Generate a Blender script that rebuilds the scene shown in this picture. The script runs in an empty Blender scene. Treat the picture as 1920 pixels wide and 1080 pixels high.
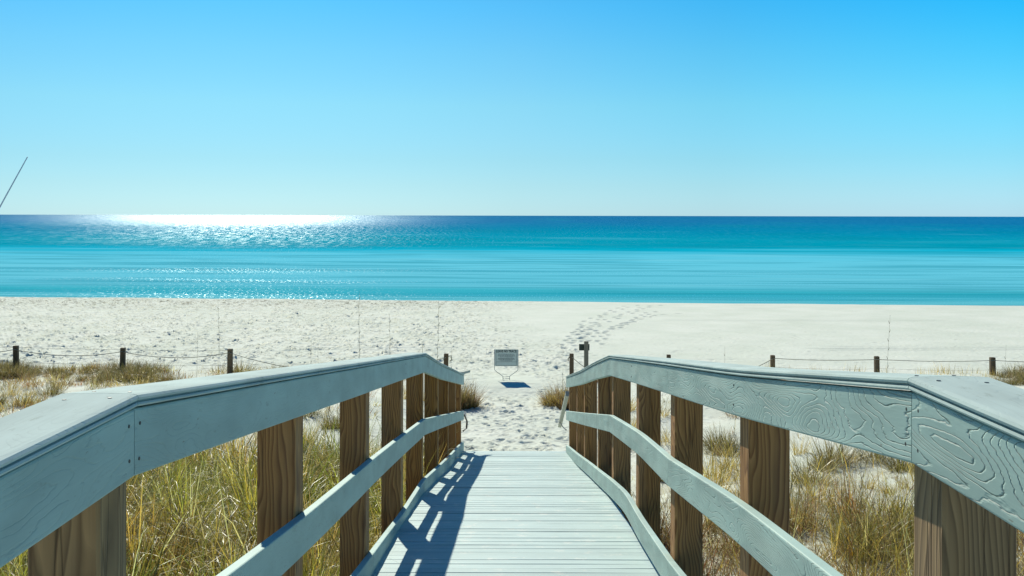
import bpy, math, random
import numpy as np
from mathutils import Vector, Matrix
R = math.radians
C = bpy.context.scene.collection
sc = bpy.context.scene
random.seed(7); rng = np.random.default_rng(11)

# ------------------------------------------------------------------ camera
F, CX, HY, CH, ROLL = 1850.0, 965.0, 404.0, 5.2, 0.0021
cam_d = bpy.data.cameras.new('camera'); cam = bpy.data.objects.new('camera', cam_d); C.objects.link(cam)
cam_d.sensor_width = 36; cam_d.lens = F / 1920 * 36
cam_d.shift_x = -(CX - 960) / 1920; cam_d.shift_y = -(540 - HY) / 1920
cam_d.clip_start = .05; cam_d.clip_end = 60000
cam.matrix_world = Matrix.Translation((0, 0, CH)) @ Matrix.Rotation(R(90), 4, 'X') @ Matrix.Rotation(ROLL, 4, 'Z')
sc.camera = cam

# ------------------------------------------------------------------ light and sky
SX, SY = -.40, 1.41                       # sun direction per unit of height
EL = math.atan(1 / math.hypot(SX, SY)); AZ = math.atan2(SX, SY)
sun_d = bpy.data.lights.new('sun', 'SUN'); sun = bpy.data.objects.new('sun', sun_d); C.objects.link(sun)
sun_d.energy = 5.0; sun_d.angle = R(.5); sun_d.color = (1, .985, .83)
sun.rotation_mode = 'QUATERNION'
sun.rotation_quaternion = Vector((SX, SY, 1)).to_track_quat('Z', 'Y')
sun.location = (-8, 28, 25)
w = bpy.data.worlds.new('World'); sc.world = w; w.use_nodes = True
nt = w.node_tree; nt.nodes.clear()
def N(nt, t, **k):
    n = nt.nodes.new(t)
    for a, b in k.items(): setattr(n, a, b)
    return n
sky = N(nt, 'ShaderNodeTexSky', sky_type='NISHITA', sun_disc=False, sun_elevation=EL, sun_rotation=AZ,
        air_density=1.0, dust_density=.3, ozone_density=2.0, altitude=0)
tc = N(nt, 'ShaderNodeTexCoord'); sep = N(nt, 'ShaderNodeSeparateXYZ'); nt.links.new(tc.outputs['Generated'], sep.inputs[0])
rp = N(nt, 'ShaderNodeValToRGB'); nt.links.new(sep.outputs['Z'], rp.inputs[0])
SKY = [(0, (.48, .92, 1.62)), (.03, (.475, .874, 1.34)), (.056, (.465, .88, 1.22)), (.11, (.473, .987, 1.19)), (.162, (.378, 1.01, 1.26)), (.208, (.26, 1.0, 1.35)), (.38, (.12, .55, .95)), (1, (.08, .4, .8))]
cr = rp.color_ramp
while len(cr.elements) < len(SKY): cr.elements.new(.5)
for e, (p, c) in zip(cr.elements, SKY): e.position = p; e.color = (*[v * .5 for v in c], 1)
mx = N(nt, 'ShaderNodeMix', data_type='RGBA', blend_type='MULTIPLY'); mx.inputs[0].default_value = 1
nt.links.new(sky.outputs[0], mx.inputs[6]); nt.links.new(rp.outputs[0], mx.inputs[7])
# away from the sun the air stays bright at the horizon and deepens to pure blue higher up
def wramp(src, els):
    n = N(nt, 'ShaderNodeValToRGB'); nt.links.new(src, n.inputs[0]); r = n.color_ramp
    while len(r.elements) < len(els): r.elements.new(.5)
    for e, (p, c) in zip(r.elements, els): e.position = p; e.color = (*[v * .5 for v in c], 1)
    return n.outputs[0]
ma = N(nt, 'ShaderNodeMath', operation='MULTIPLY_ADD'); nt.links.new(sep.outputs['X'], ma.inputs[0]); ma.inputs[1].default_value = .5; ma.inputs[2].default_value = .5
mb_ = N(nt, 'ShaderNodeMath', operation='MULTIPLY'); nt.links.new(sep.outputs['X'], mb_.inputs[0]); nt.links.new(sep.outputs['Z'], mb_.inputs[1])
mb2 = N(nt, 'ShaderNodeMath', operation='MULTIPLY'); nt.links.new(mb_.outputs[0], mb2.inputs[0]); mb2.inputs[1].default_value = 5
A = wramp(ma.outputs[0], [(.0, (1, 1, 1)), (.5, (1, 1, 1)), (.60, (1.10, 1.08, 1.08)), (.72, (1.42, 1.36, 1.38)), (1, (1.42, 1.36, 1.38))])
B = wramp(mb2.outputs[0], [(0, (1, 1, 1)), (.43, (.24, .92, .95)), (1, (.2, .9, .95))])
m1 = N(nt, 'ShaderNodeVectorMath', operation='MULTIPLY'); nt.links.new(A, m1.inputs[0]); nt.links.new(B, m1.inputs[1])
m2 = N(nt, 'ShaderNodeVectorMath', operation='MULTIPLY'); nt.links.new(m1.outputs[0], m2.inputs[0]); m2.inputs[1].default_value = (4, 4, 4)
m3 = N(nt, 'ShaderNodeVectorMath', operation='MULTIPLY'); nt.links.new(m2.outputs[0], m3.inputs[0]); nt.links.new(mx.outputs[2], m3.inputs[1])
bg = N(nt, 'ShaderNodeBackground'); bg.inputs[1].default_value = .15
nt.links.new(m3.outputs[0], bg.inputs[0])
wo = N(nt, 'ShaderNodeOutputWorld'); nt.links.new(bg.outputs[0], wo.inputs[0])
sc.view_settings.view_transform = 'Standard'; sc.view_settings.look = 'None'
sc.view_settings.exposure = 0.0; sc.view_settings.gamma = 1
sc.cycles.max_bounces = 6; sc.cycles.diffuse_bounces = 2; sc.cycles.glossy_bounces = 3
sc.cycles.use_denoising = True

# ------------------------------------------------------------------ helpers
def P(px, py, Y):
    """pixel of the photograph at depth Y -> world point"""
    dx, dy = px - 960, py - 540
    x = 960 + dx + ROLL * dy; y = 540 + dy - ROLL * dx
    return Vector(((x - CX) * Y / F, Y, CH - (y - HY) * Y / F))
def props(o, label=None, cat=None, group=None, kind=None):
    for k, v in (('label', label), ('category', cat), ('group', group), ('kind', kind)):
        if v: o[k] = v
    return o
def link(name, me, mats, parent=None, loc=None):
    o = bpy.data.objects.new(name, me); C.objects.link(o)
    for m in (mats if isinstance(mats, (list, tuple)) else [mats]):
        if m and not (m.name in me.materials): me.materials.append(m)
    if loc is not None: o.location = loc
    if parent: o.parent = parent
    return o
def empty(name, loc, label, cat, group=None):
    o = bpy.data.objects.new(name, None); C.objects.link(o); o.location = loc
    o.empty_display_size = .2
    return props(o, label, cat, group)
def pymesh(name, V, Fc, smooth=False, uv=None):
    me = bpy.data.meshes.new(name); me.from_pydata([tuple(v) for v in V], [], Fc)
    if uv is not None:
        l = me.uv_layers.new(name='UVMap')
        for lp in me.loops: l.data[lp.index].uv = uv[lp.vertex_index]
    if smooth: me.polygons.foreach_set('use_smooth', [True] * len(me.polygons))
    me.update(); return me
def npmesh(name, V, Q, smooth=False, col=None):
    me = bpy.data.meshes.new(name); n, q = len(V), len(Q)
    me.vertices.add(n); me.vertices.foreach_set('co', V.astype(np.float32).ravel())
    me.loops.add(q * 4); me.loops.foreach_set('vertex_index', Q.astype(np.int32).ravel())
    me.polygons.add(q); me.polygons.foreach_set('loop_start', np.arange(0, q * 4, 4, dtype=np.int32))
    me.polygons.foreach_set('loop_total', np.full(q, 4, np.int32))
    if smooth: me.polygons.foreach_set('use_smooth', np.ones(q, bool))
    me.update(calc_edges=True)
    if col is not None:
        a = me.color_attributes.new('tone', 'FLOAT_COLOR', 'POINT')
        a.data.foreach_set('color', np.c_[col, np.ones(n)].astype(np.float32).ravel())
    return me
class MB:
    def __init__(s): s.V = []; s.F = []; s.U = []
    def box(s, x0, x1, y0, y1, z0, z1, M=None):
        b = len(s.V)
        for v in ((x0,y0,z0),(x1,y0,z0),(x1,y1,z0),(x0,y1,z0),(x0,y0,z1),(x1,y0,z1),(x1,y1,z1),(x0,y1,z1)):
            s.V.append(M @ Vector(v) if M else Vector(v))
        s.F += [tuple(b + i for i in f) for f in ((0,3,2,1),(4,5,6,7),(0,1,5,4),(1,2,6,5),(2,3,7,6),(3,0,4,7))]
    def sweep(s, rings, cap=True):
        n = len(rings[0]); b = len(s.V)
        for r in rings: s.V += [Vector(p) for p in r]
        for i in range(len(rings) - 1):
            for j in range(n):
                k = (j + 1) % n
                s.F.append((b + i*n + j, b + i*n + k, b + (i+1)*n + k, b + (i+1)*n + j))
        if cap:
            s.F.append(tuple(b + j for j in reversed(range(n)))); s.F.append(tuple(b + (len(rings)-1)*n + j for j in range(n)))
    def tube(s, pts, r0, r1=None, n=8):
        r1 = r0 if r1 is None else r1; rings = []
        pts = [Vector(p) for p in pts]
        for i, p in enumerate(pts):
            d = (pts[min(i+1, len(pts)-1)] - pts[max(i-1, 0)]).normalized()
            a = d.cross(Vector((.3, 1, .2))).normalized(); c = d.cross(a)
            r = r0 + (r1 - r0) * i / (len(pts) - 1)
            rings.append([p + (a * math.cos(t) + c * math.sin(t)) * r for t in [2*math.pi*k/n for k in range(n)]])
        s.sweep(rings)
    def mesh(s, name, smooth=False, uv=None): return pymesh(name, s.V, s.F, smooth, uv)

# ------------------------------------------------------------------ noise (numpy)
def hsh(i, j, s=0):
    v = (i.astype(np.int64) * 374761393 + j.astype(np.int64) * 668265263 + s * 1442695041) & 0xffffffff
    v = ((v ^ (v >> 13)) * 1274126177) & 0xffffffff
    return ((v ^ (v >> 16)) & 0xffff) / 65535.0
def vn(x, y, s=0):
    i, j = np.floor(x), np.floor(y); u, v = x - i, y - j
    u = u*u*(3-2*u); v = v*v*(3-2*v)
    return (hsh(i,j,s)*(1-u)+hsh(i+1,j,s)*u)*(1-v)+(hsh(i,j+1,s)*(1-u)+hsh(i+1,j+1,s)*u)*v
def fbm(x, y, s=0, o=4):
    t = 0; a = .5
    for k in range(o): t = t + a * (vn(x, y, s + k) - .5); x = x * 2.03 + 11.3; y = y * 2.03 + 5.1; a *= .5
    return t
def sst(a, b, x):
    t = np.clip((x - a) / (b - a), 0, 1); return t * t * (3 - 2 * t)
GY = [-80, -5, 0, 3, 5, 8, 12, 15, 20, 25, 35, 51, 53.5, 57, 64, 80]
GH = [2.1, 2.3, 2.38, 2.5, 2.68, 3.0, 3.42, 3.62, 3.86, 4.02, 4.2, 4.43, 4.74, 5.12, 5.7, 6.8]
def ground(X, Y):
    X = np.asarray(X, float); Y = np.asarray(Y, float)
    Yc = Y - .7 * fbm(X * .12, Y * 0 + 3, 21, 2) * sst(40, 50, Y) + X * .085 * sst(36, 50, Y) + .9 * fbm(X * .3, Y * 0 + 8, 23, 3) * sst(46, 52, Y)
    z = CH - np.interp(Yc, GY, GH)
    dune = sst(1.3, 3.0, np.abs(X)) * (1 - sst(19, 25, Y))
    z = z + dune * (.16 + .55 * fbm(X * .35, Y * .3, 5, 3))
    z = z + .10 * fbm(X * .5, Y * .5, 9, 3) * (1 - .6 * sst(26, 32, Y)) * (1 - .7 * sst(45, 50, Y))
    # low rise the sign stands on
    z = z + .13 * sst(21.0, 22.5, Y) * (1 - sst(23.2, 26, Y)) * (1 - sst(1.0, 2.2, np.abs(X + .1)))
    return z

# ------------------------------------------------------------------ materials
def newmat(name):
    m = bpy.data.materials.new(name); m.use_nodes = True; t = m.node_tree
    return m, t, t.nodes['Principled BSDF']
def mixc(t, fac, a, b, mode='MIX'):
    n = N(t, 'ShaderNodeMix', data_type='RGBA', blend_type=mode)
    for s, v in ((0, fac), (6, a), (7, b)):
        if hasattr(v, 'links'): t.links.new(v, n.inputs[s])
        elif isinstance(v, (int, float)): n.inputs[s].default_value = v
        else: n.inputs[s].default_value = (*v, 1)
    return n.outputs[2]
def mth(t, op, a, b=None, c=None):
    n = N(t, 'ShaderNodeMath', operation=op)
    for i, v in enumerate((a, b, c)):
        if v is None: continue
        if hasattr(v, 'links'): t.links.new(v, n.inputs[i])
        else: n.inputs[i].default_value = v
    return n.outputs[0]
def mapping(t, src, scale, loc=(0,0,0)):
    n = N(t, 'ShaderNodeMapping'); n.inputs['Scale'].default_value = scale; n.inputs['Location'].default_value = loc
    t.links.new(src, n.inputs[0]); return n.outputs[0]
def noise(t, src, scale, detail=3, rough=.5, dist=0, dim='3D'):
    n = N(t, 'ShaderNodeTexNoise'); n.inputs['Scale'].default_value = scale; n.inputs['Detail'].default_value = detail
    n.inputs['Roughness'].default_value = rough; n.inputs['Distortion'].default_value = dist
    t.links.new(src, n.inputs['Vector']); return n.outputs['Fac']
def ramp(t, src, els, interp='LINEAR'):
    n = N(t, 'ShaderNodeValToRGB'); r = n.color_ramp; r.interpolation = interp
    while len(r.elements) < len(els): r.elements.new(.5)
    for e, (p, c) in zip(r.elements, els):
        e.position = p; e.color = (*(c if isinstance(c, tuple) else (c, c, c)), 1)
    t.links.new(src, n.inputs[0]); return n.outputs[0]
def bump(t, h, strength, dist, prev=None):
    n = N(t, 'ShaderNodeBump'); n.inputs['Strength'].default_value = strength; n.inputs['Distance'].default_value = dist
    t.links.new(h, n.inputs['Height'])
    if prev: t.links.new(prev, n.inputs['Normal'])
    return n.outputs[0]

def m_sand():
    m, t, b = newmat('white_quartz_sand'); g = N(t, 'ShaderNodeNewGeometry').outputs['Position']
    n1 = noise(t, g, .6, 4); n2 = noise(t, g, 9, 5, .6); n3 = noise(t, g, 60, 3, .7)
    c = ramp(t, n1, [(.3, (.69, .72, .61)), (.7, (.79, .80, .70))])
    c = mixc(t, mth(t, 'MULTIPLY', ramp(t, n2, [(.55, 0.), (.72, 1.)]), .25), c, (.55, .52, .42))
    # damp sand and shell wrack close to the water
    s = N(t, 'ShaderNodeSeparateXYZ'); t.links.new(g, s.inputs[0])
    wr = noise(t, mapping(t, g, (1.2, 1.6, 1)), 3, 4, .7)
    band = mth(t, 'MULTIPLY', ramp(t, mth(t, 'MULTIPLY', s.outputs[1], .01), [(.44, 0.), (.49, 1.), (.53, 1.), (.56, 0.)]), ramp(t, wr, [(.50, 0.), (.58, 1.)]))
    left = ramp(t, mth(t, 'MULTIPLY_ADD', s.outputs[0], .01, .5), [(.46, 1.), (.53, 0.)])
    c = mixc(t, mth(t, 'MULTIPLY', mth(t, 'MULTIPLY', band, left), .8), c, (.20, .19, .14))
    # plant litter mixed into the sand under the thick dune grass
    ax = mth(t, 'ABSOLUTE', s.outputs[0])
    zone = mth(t, 'MULTIPLY', ramp(t, mth(t, 'MULTIPLY', ax, .05), [(.055, 0.), (.09, 1.)]), ramp(t, mth(t, 'MULTIPLY', s.outputs[1], .04), [(.34, 1.), (.58, .15), (.9, .12), (.98, 0.)]))
    lit = ramp(t, mth(t, 'ADD', noise(t, g, 1.4, 5, .7), mth(t, 'MULTIPLY', noise(t, g, 22, 3), .25)), [(.56, 0.), (.68, 1.)])
    c = mixc(t, mth(t, 'MULTIPLY', zone, mth(t, 'MULTIPLY', lit, .8)), c, (.30, .23, .11))
    t.links.new(c, b.inputs['Base Color']); b.inputs['Roughness'].default_value = .9
    b.inputs['Specular IOR Level'].default_value = .15
    h = mth(t, 'ADD', mth(t, 'MULTIPLY', n2, 1.0), mth(t, 'MULTIPLY', n3, .25))
    t.links.new(bump(t, h, .35, .03), b.inputs['Normal']); return m

def m_paint(name, col, grain, streak=.06, rough=.62, spec=.35):
    """painted board, u = metres along the board, v = metres across"""
    m, t, b = newmat(name); uv = N(t, 'ShaderNodeUVMap').outputs[0]
    oi = N(t, 'ShaderNodeObjectInfo')
    off = N(t, 'ShaderNodeVectorMath', operation='MULTIPLY_ADD'); t.links.new(oi.outputs['Random'], off.inputs[0])
    off.inputs[1].default_value = (37, 5, 3); t.links.new(uv, off.inputs[2]); uvo = off.outputs[0]
    big = noise(t, mapping(t, uvo, (1.9, 9.0, 1)), 1, .8, .4, .1)
    sv = N(t, 'ShaderNodeSeparateXYZ'); t.links.new(uv, sv.inputs[0])
    ln = mth(t, 'FRACT', mth(t, 'MULTIPLY', mth(t, 'ADD', mth(t, 'MULTIPLY_ADD', sv.outputs[1], 1.1, big), mth(t, 'MULTIPLY', noise(t, mapping(t, uvo, (16, 70, 1)), 1, 2), .03)), 30.0))
    nz = N(t, 'ShaderNodeSeparateXYZ'); t.links.new(N(t, 'ShaderNodeNewGeometry').outputs['True Normal'], nz.inputs[0])
    flat_ = mth(t, 'ABSOLUTE', nz.outputs[2]); side_ = ramp(t, flat_, [(.3, 1.), (.6, 0.)]) if name != 'painted_handrail_cap' else None
    groove = ramp(t, ln, [(0., .0), (.08, .8), (.16, 1.), (.9, .9), (1., .6)])
    fine = noise(t, mapping(t, uvo, (6, 130, 1)), 1, 3, .6)
    blot = noise(t, mapping(t, uvo, (2, 5, 1)), 1.5, 4)
    c = mixc(t, ramp(t, blot, [(.35, 0.), (.65, 1.)]), tuple(v * .86 for v in col), tuple(min(1, v * 1.08) for v in col))
    c = mixc(t, mth(t, 'MULTIPLY', ramp(t, fine, [(.55, 0.), (.75, 1.)]), streak * 3), c, tuple(v * .78 for v in col))
    c = mixc(t, mth(t, 'MULTIPLY', mth(t, 'MULTIPLY', ramp(t, ln, [(0., 1.), (.05, 1.), (.12, 0.)]), side_ if side_ else 1.0), .5 * grain), c, tuple(v * .42 for v in col))
    dirt = noise(t, mapping(t, uvo, (9, 30, 1)), 1, 5, .75)
    c = mixc(t, mth(t, 'MULTIPLY', ramp(t, dirt, [(.60, 0.), (.70, 1.)]), .45), c, (.22, .26, .22))
    chip = noise(t, mapping(t, uvo, (28, 95, 1), (4, 2, 0)), 1, 3, .6)
    c = mixc(t, mth(t, 'MULTIPLY', ramp(t, chip, [(.70, 0.), (.74, 1.)]), .7), c, (.20, .17, .12))
    t.links.new(c, b.inputs['Base Color']); b.inputs['Roughness'].default_value = rough
    b.inputs['Specular IOR Level'].default_value = spec
    n = bump(t, mth(t, 'MULTIPLY', groove, side_) if side_ else groove, .9 * grain, .004); n = bump(t, fine, .35, .0012, n)
    t.links.new(n, b.inputs['Normal']); return m

def m_deck():
    m, t, b = newmat('painted_decking'); g = N(t, 'ShaderNodeNewGeometry').outputs['Position']
    at = N(t, 'ShaderNodeAttribute'); at.attribute_name = 'tone'
    fine = noise(t, mapping(t, g, (5, 90, 90)), 1, 4, .65); wear = noise(t, mapping(t, g, (2.2, 3.5, 1)), 1.3, 5, .6)
    c = mixc(t, ramp(t, wear, [(.4, 0.), (.7, 1.)]), (.48, .595, .585), (.43, .535, .53))
    c = mixc(t, mth(t, 'MULTIPLY', ramp(t, fine, [(.56, 0.), (.72, 1.)]), .35), c, (.38, .45, .45))
    sp = noise(t, mapping(t, g, (8, 8, 1)), 1, 2); sandy = ramp(t, mth(t, 'ADD', sp, mth(t, 'MULTIPLY', noise(t, g, 60, 3), .4)), [(.80, 0.), (.9, 1.)])
    c = mixc(t, mth(t, 'MULTIPLY', sandy, .5), c, (.72, .71, .65))
    c = mixc(t, 1.0, c, at.outputs['Color'], 'MULTIPLY')
    t.links.new(c, b.inputs['Base Color']); b.inputs['Roughness'].default_value = .6
    b.inputs['Specular IOR Level'].default_value = .3
    t.links.new(bump(t, fine, .4, .002), b.inputs['Normal']); return m

def m_wood(name, dark, light, grey=.25, sat=1.0):
    """unpainted post: grain runs along local Z, growth rings round an off-centre heart"""
    m, t, b = newmat(name); o = N(t, 'ShaderNodeTexCoord').outputs['Object']
    oi = N(t, 'ShaderNodeObjectInfo').outputs['Random']
    off = N(t, 'ShaderNodeVectorMath', operation='MULTIPLY_ADD'); t.links.new(oi, off.inputs[0])
    off.inputs[1].default_value = (.9, .5, 31); t.links.new(o, off.inputs[2]); v = off.outputs[0]
    wob = noise(t, mapping(t, v, (5, 5, 1.3)), 1, 2, .5)
    s = N(t, 'ShaderNodeSeparateXYZ'); t.links.new(v, s.inputs[0])
    # ring distance
    wx = mth(t, 'ADD', s.outputs[0], mth(t, 'MULTIPLY', wob, .22)); wy = mth(t, 'ADD', s.outputs[1], mth(t, 'MULTIPLY', wob, .12))
    d = mth(t, 'SQRT', mth(t, 'ADD', mth(t, 'MULTIPLY', wx, wx), mth(t, 'MULTIPLY', wy, wy)))
    ring = mth(t, 'FRACT', mth(t, 'MULTIPLY', d, mth(t, 'MULTIPLY_ADD', mth(t, 'FRACT', mth(t, 'MULTIPLY', oi, 7.3)), 45.0, 50.0)))
    rg = ramp(t, ring, [(0., 0.), (.5, .45), (.85, 1.), (1., .1)])
    fib = noise(t, mapping(t, v, (90, 90, 3)), 1, 3, .6)
    patch = noise(t, mapping(t, v, (9, 9, .9)), 1, 4, .6)
    c = mixc(t, mth(t, 'MULTIPLY', rg, mth(t, 'MULTIPLY_ADD', patch, 1.2, .3)), light, dark); c = mixc(t, mth(t, 'MULTIPLY', fib, .55), c, tuple(x * .55 for x in dark))
    c = mixc(t, mth(t, 'MULTIPLY', ramp(t, patch, [(.45, 0.), (.75, 1.)]), grey), c, (.36, .31, .22))
    vo = N(t, 'ShaderNodeTexVoronoi'); vo.inputs['Scale'].default_value = 1; t.links.new(mapping(t, v, (5, 5, 1.1)), vo.inputs['Vector'])
    knot = ramp(t, vo.outputs['Distance'], [(.0, 1.), (.06, .9), (.11, 0.)])
    c = mixc(t, mth(t, 'MULTIPLY', knot, .75), c, (.055, .028, .012))
    crk = noise(t, mapping(t, v, (16, 16, .5)), 1, 2, .5)
    cr_ = ramp(t, crk, [(.485, 0.), (.497, 1.), (.503, 1.), (.515, 0.)])
    c = mixc(t, mth(t, 'MULTIPLY', cr_, .45), c, (.03, .017, .009))
    hs = N(t, 'ShaderNodeHueSaturation'); t.links.new(c, hs.inputs['Color']); r2_ = mth(t, 'FRACT', mth(t, 'MULTIPLY', oi, 13.7))
    t.links.new(mth(t, 'MULTIPLY_ADD', r2_, .30, .72), hs.inputs['Value']); t.links.new(mth(t, 'MULTIPLY_ADD', oi, .08 * sat, .93 * sat), hs.inputs['Saturation']); c = hs.outputs[0]
    t.links.new(c, b.inputs['Base Color']); b.inputs['Roughness'].default_value = .75
    b.inputs['Specular IOR Level'].default_value = .25
    n = bump(t, mth(t, 'ADD', mth(t, 'MULTIPLY', rg, .5), fib), .5, .002); n = bump(t, mth(t, 'SUBTRACT', 1.0, cr_), .6, .004, n)
    t.links.new(n, b.inputs['Normal']); return m

def m_grass(name, transl=.5):
    m, t, b = newmat(name); at = N(t, 'ShaderNodeAttribute'); at.attribute_name = 'tone'
    t.links.new(at.outputs['Color'], b.inputs['Base Color']); b.inputs['Roughness'].default_value = .36
    b.inputs['Specular IOR Level'].default_value = .45
    tr = N(t, 'ShaderNodeBsdfTranslucent'); t.links.new(at.outputs['Color'], tr.inputs[0])
    ms = N(t, 'ShaderNodeMixShader'); ms.inputs[0].default_value = transl
    t.links.new(b.outputs[0], ms.inputs[1]); t.links.new(tr.outputs[0], ms.inputs[2])
    t.links.new(ms.outputs[0], t.nodes['Material Output'].inputs[0]); return m

def m_plain(name, col, rough=.6, metal=0, var=.15):
    m, t, b = newmat(name); o = N(t, 'ShaderNodeTexCoord').outputs['Object']
    n = noise(t, o, 14, 4, .6)
    t.links.new(mixc(t, n, tuple(v * (1 - var) for v in col), tuple(min(1, v * (1 + var)) for v in col)), b.inputs['Base Color'])
    b.inputs['Roughness'].default_value = rough; b.inputs['Metallic'].default_value = metal
    t.links.new(bump(t, n, .2, .002), b.inputs['Normal']); return m

def m_sea():
    m, t, b = newmat('sea_water'); t.nodes.remove(b); g = N(t, 'ShaderNodeNewGeometry').outputs['Position']
    s = N(t, 'ShaderNodeSeparateXYZ'); t.links.new(g, s.inputs[0]); X, Y = s.outputs[0], s.outputs[1]
    Ye = mth(t, 'ADD', Y, mth(t, 'MULTIPLY', X, .05))
    u = mth(t, 'DIVIDE', 60.1, mth(t, 'MAXIMUM', Ye, 20.0))          # 1 at the shore, towards 0 far out
    def streaks(kx, ku, det, rough=.55):
        cb = N(t, 'ShaderNodeCombineXYZ'); t.links.new(mth(t, 'MULTIPLY', X, kx), cb.inputs[0]); t.links.new(mth(t, 'MULTIPLY', u, ku), cb.inputs[1])
        return noise(t, cb.outputs[0], 1.0, det, rough, .3)
    st = streaks(.02, 30.0, 5); st2 = streaks(.006, 7.0, 3); st3 = streaks(.05, 75.0, 3)
    uu = mth(t, 'ADD', u, mth(t, 'MULTIPLY', mth(t, 'SUBTRACT', st2, .5), .15))
    uu = mth(t, 'ADD', uu, mth(t, 'MULTIPLY', mth(t, 'SUBTRACT', st, .5), mth(t, 'MULTIPLY', u, .13)))
    c = ramp(t, uu, SEA)
    c = mixc(t, mth(t, 'MULTIPLY', ramp(t, st, [(.36, 1.), (.47, 0.)]), .45), c, (.0, .26, .36))
    c = mixc(t, mth(t, 'MULTIPLY', ramp(t, st, [(.56, 0.), (.68, 1.)]), ramp(t, u, [(.1, 0.), (.42, .35), (1., .45)])), c, (.22, .66, .78))
    c = mixc(t, mth(t, 'MULTIPLY', ramp(t, st3, [(.52, 0.), (.60, 1.)]), ramp(t, u, [(.2, 0.), (.5, .5), (1., .6)])), c, (.05, .36, .46))
    df = N(t, 'ShaderNodeBsdfDiffuse'); t.links.new(c, df.inputs[0])
    gl = N(t, 'ShaderNodeBsdfGlossy'); gl.distribution = 'BECKMANN'; gl.inputs['Color'].default_value = (.86, .98, 1, 1)
    # waves: wind ripples and tiny chop that glitters, calmer inside the sand bar
    rip = noise(t, mapping(t, g, (.10, .14, 1)), 1, 4, .6, .2)
    chop = noise(t, mapping(t, g, (.8, 1.4, 1)), 1, 3, .65)
    far = ramp(t, u, [(0., .0), (.25, .0), (.40, .25), (1., .3)])
    n1 = N(t, 'ShaderNodeBump'); n1.inputs['Distance'].default_value = .6
    t.links.new(mth(t, 'MULTIPLY', far, .5), n1.inputs['Strength']); t.links.new(rip, n1.inputs['Height'])
    n2 = N(t, 'ShaderNodeBump'); n2.inputs['Distance'].default_value = .12
    t.links.new(mth(t, 'MULTIPLY', far, .8), n2.inputs['Strength']); t.links.new(chop, n2.inputs['Height']); t.links.new(n1.outputs[0], n2.inputs['Normal'])
    t.links.new(n2.outputs[0], gl.inputs['Normal']); pass
    t.links.new(ramp(t, u, [(0., .41), (.12, .41), (.36, .40), (.44, .39), (1., .39)]), gl.inputs['Roughness'])
    # facets of chop turned to mirror the sky come in sparse flecks
    f1 = noise(t, mapping(t, g, (2.4, .10, 1), (3, 7, 0)), 1, 3, .85); f2 = noise(t, mapping(t, g, (6.5, 1.5, 1), (9, 1, 0)), 1, 3, .8)
    fl = mixc(t, ramp(t, u, [(.3, 0.), (.42, 1.)]), mixc(t, ramp(t, u, [(.05, 0.), (.15, 1.)]), ramp(t, f1, [(.45, .0), (.52, .14), (.61, .8)]), ramp(t, f1, [(.53, .0), (.59, .2), (.64, 1.)])), ramp(t, f2, [(.56, .0), (.62, .15), (.68, 1.)]))
    lines = ramp(t, mth(t, 'ADD', u, mth(t, 'MULTIPLY', mth(t, 'SUBTRACT', streaks(.03, 3.0, 3), .5), .12)), [(.0, 1.), (.12, .95), (.24, .55), (.34, .35), (.41, .12), (.45, .05), (.62, .05), (.66, 1.), (.70, .1), (.75, .1), (.78, .9), (.81, .1), (.92, .3), (.96, 1.), (1., .6)])
    fac = mth(t, 'MULTIPLY', fl, lines)
    ms = N(t, 'ShaderNodeMixShader'); t.links.new(fac, ms.inputs[0]); t.links.new(df.outputs[0], ms.inputs[1]); t.links.new(gl.outputs[0], ms.inputs[2])
    t.links.new(ms.outputs[0], t.nodes['Material Output'].inputs[0]); return m
SEA = [(0., (.0, .13, .31)), (.06, (.0, .16, .36)), (.16, (.0, .25, .42)), (.28, (.0, .34, .47)), (.355, (.0, .33, .46)),
       (.405, (.0, .46, .64)), (.47, (.12, .60, .76)), (.6, (.15, .61, .75)), (.80, (.13, .55, .68)), (.88, (.045, .45, .55)), (.94, (.045, .43, .55)), (.99, (.13, .54, .63))]

M_sand = m_sand(); M_sea = m_sea()
M_deck = m_deck()
PAINT = (.40, .54, .49)
M_paintL = m_paint('painted_board_smooth', PAINT, .32, .10); M_paintR = m_paint('painted_board_raised_grain', PAINT, 1.0)
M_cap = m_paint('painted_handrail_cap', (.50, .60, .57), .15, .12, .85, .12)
M_post = m_wood('brown_pine_post', (.25, .092, .022), (.72, .345, .095))
M_postg = m_wood('weathered_pine_post', (.26, .15, .065), (.66, .40, .17), .25, .95)
M_fpost = m_wood('fence_post_wood', (.13, .085, .05), (.26, .17, .09), .3)
M_grass = m_grass('dune_grass_blades'); M_steel = m_plain('dark_screw_steel', (.06, .06, .06), .5, .6)
M_rope = m_plain('weathered_rope', (.34, .30, .22), .9); M_galv = m_plain('galvanised_wire', (.30, .33, .33), .45, .7)
M_signf = m_plain('sign_face_grey_green', (.62, .68, .62), .6); M_ink = m_plain('sign_dark_lettering', (.02, .035, .03), .6)
M_dgreen = m_plain('dark_green_panel', (.02, .045, .035), .5); M_greywood = m_plain('grey_weathered_timber', (.40, .42, .36), .8)

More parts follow.
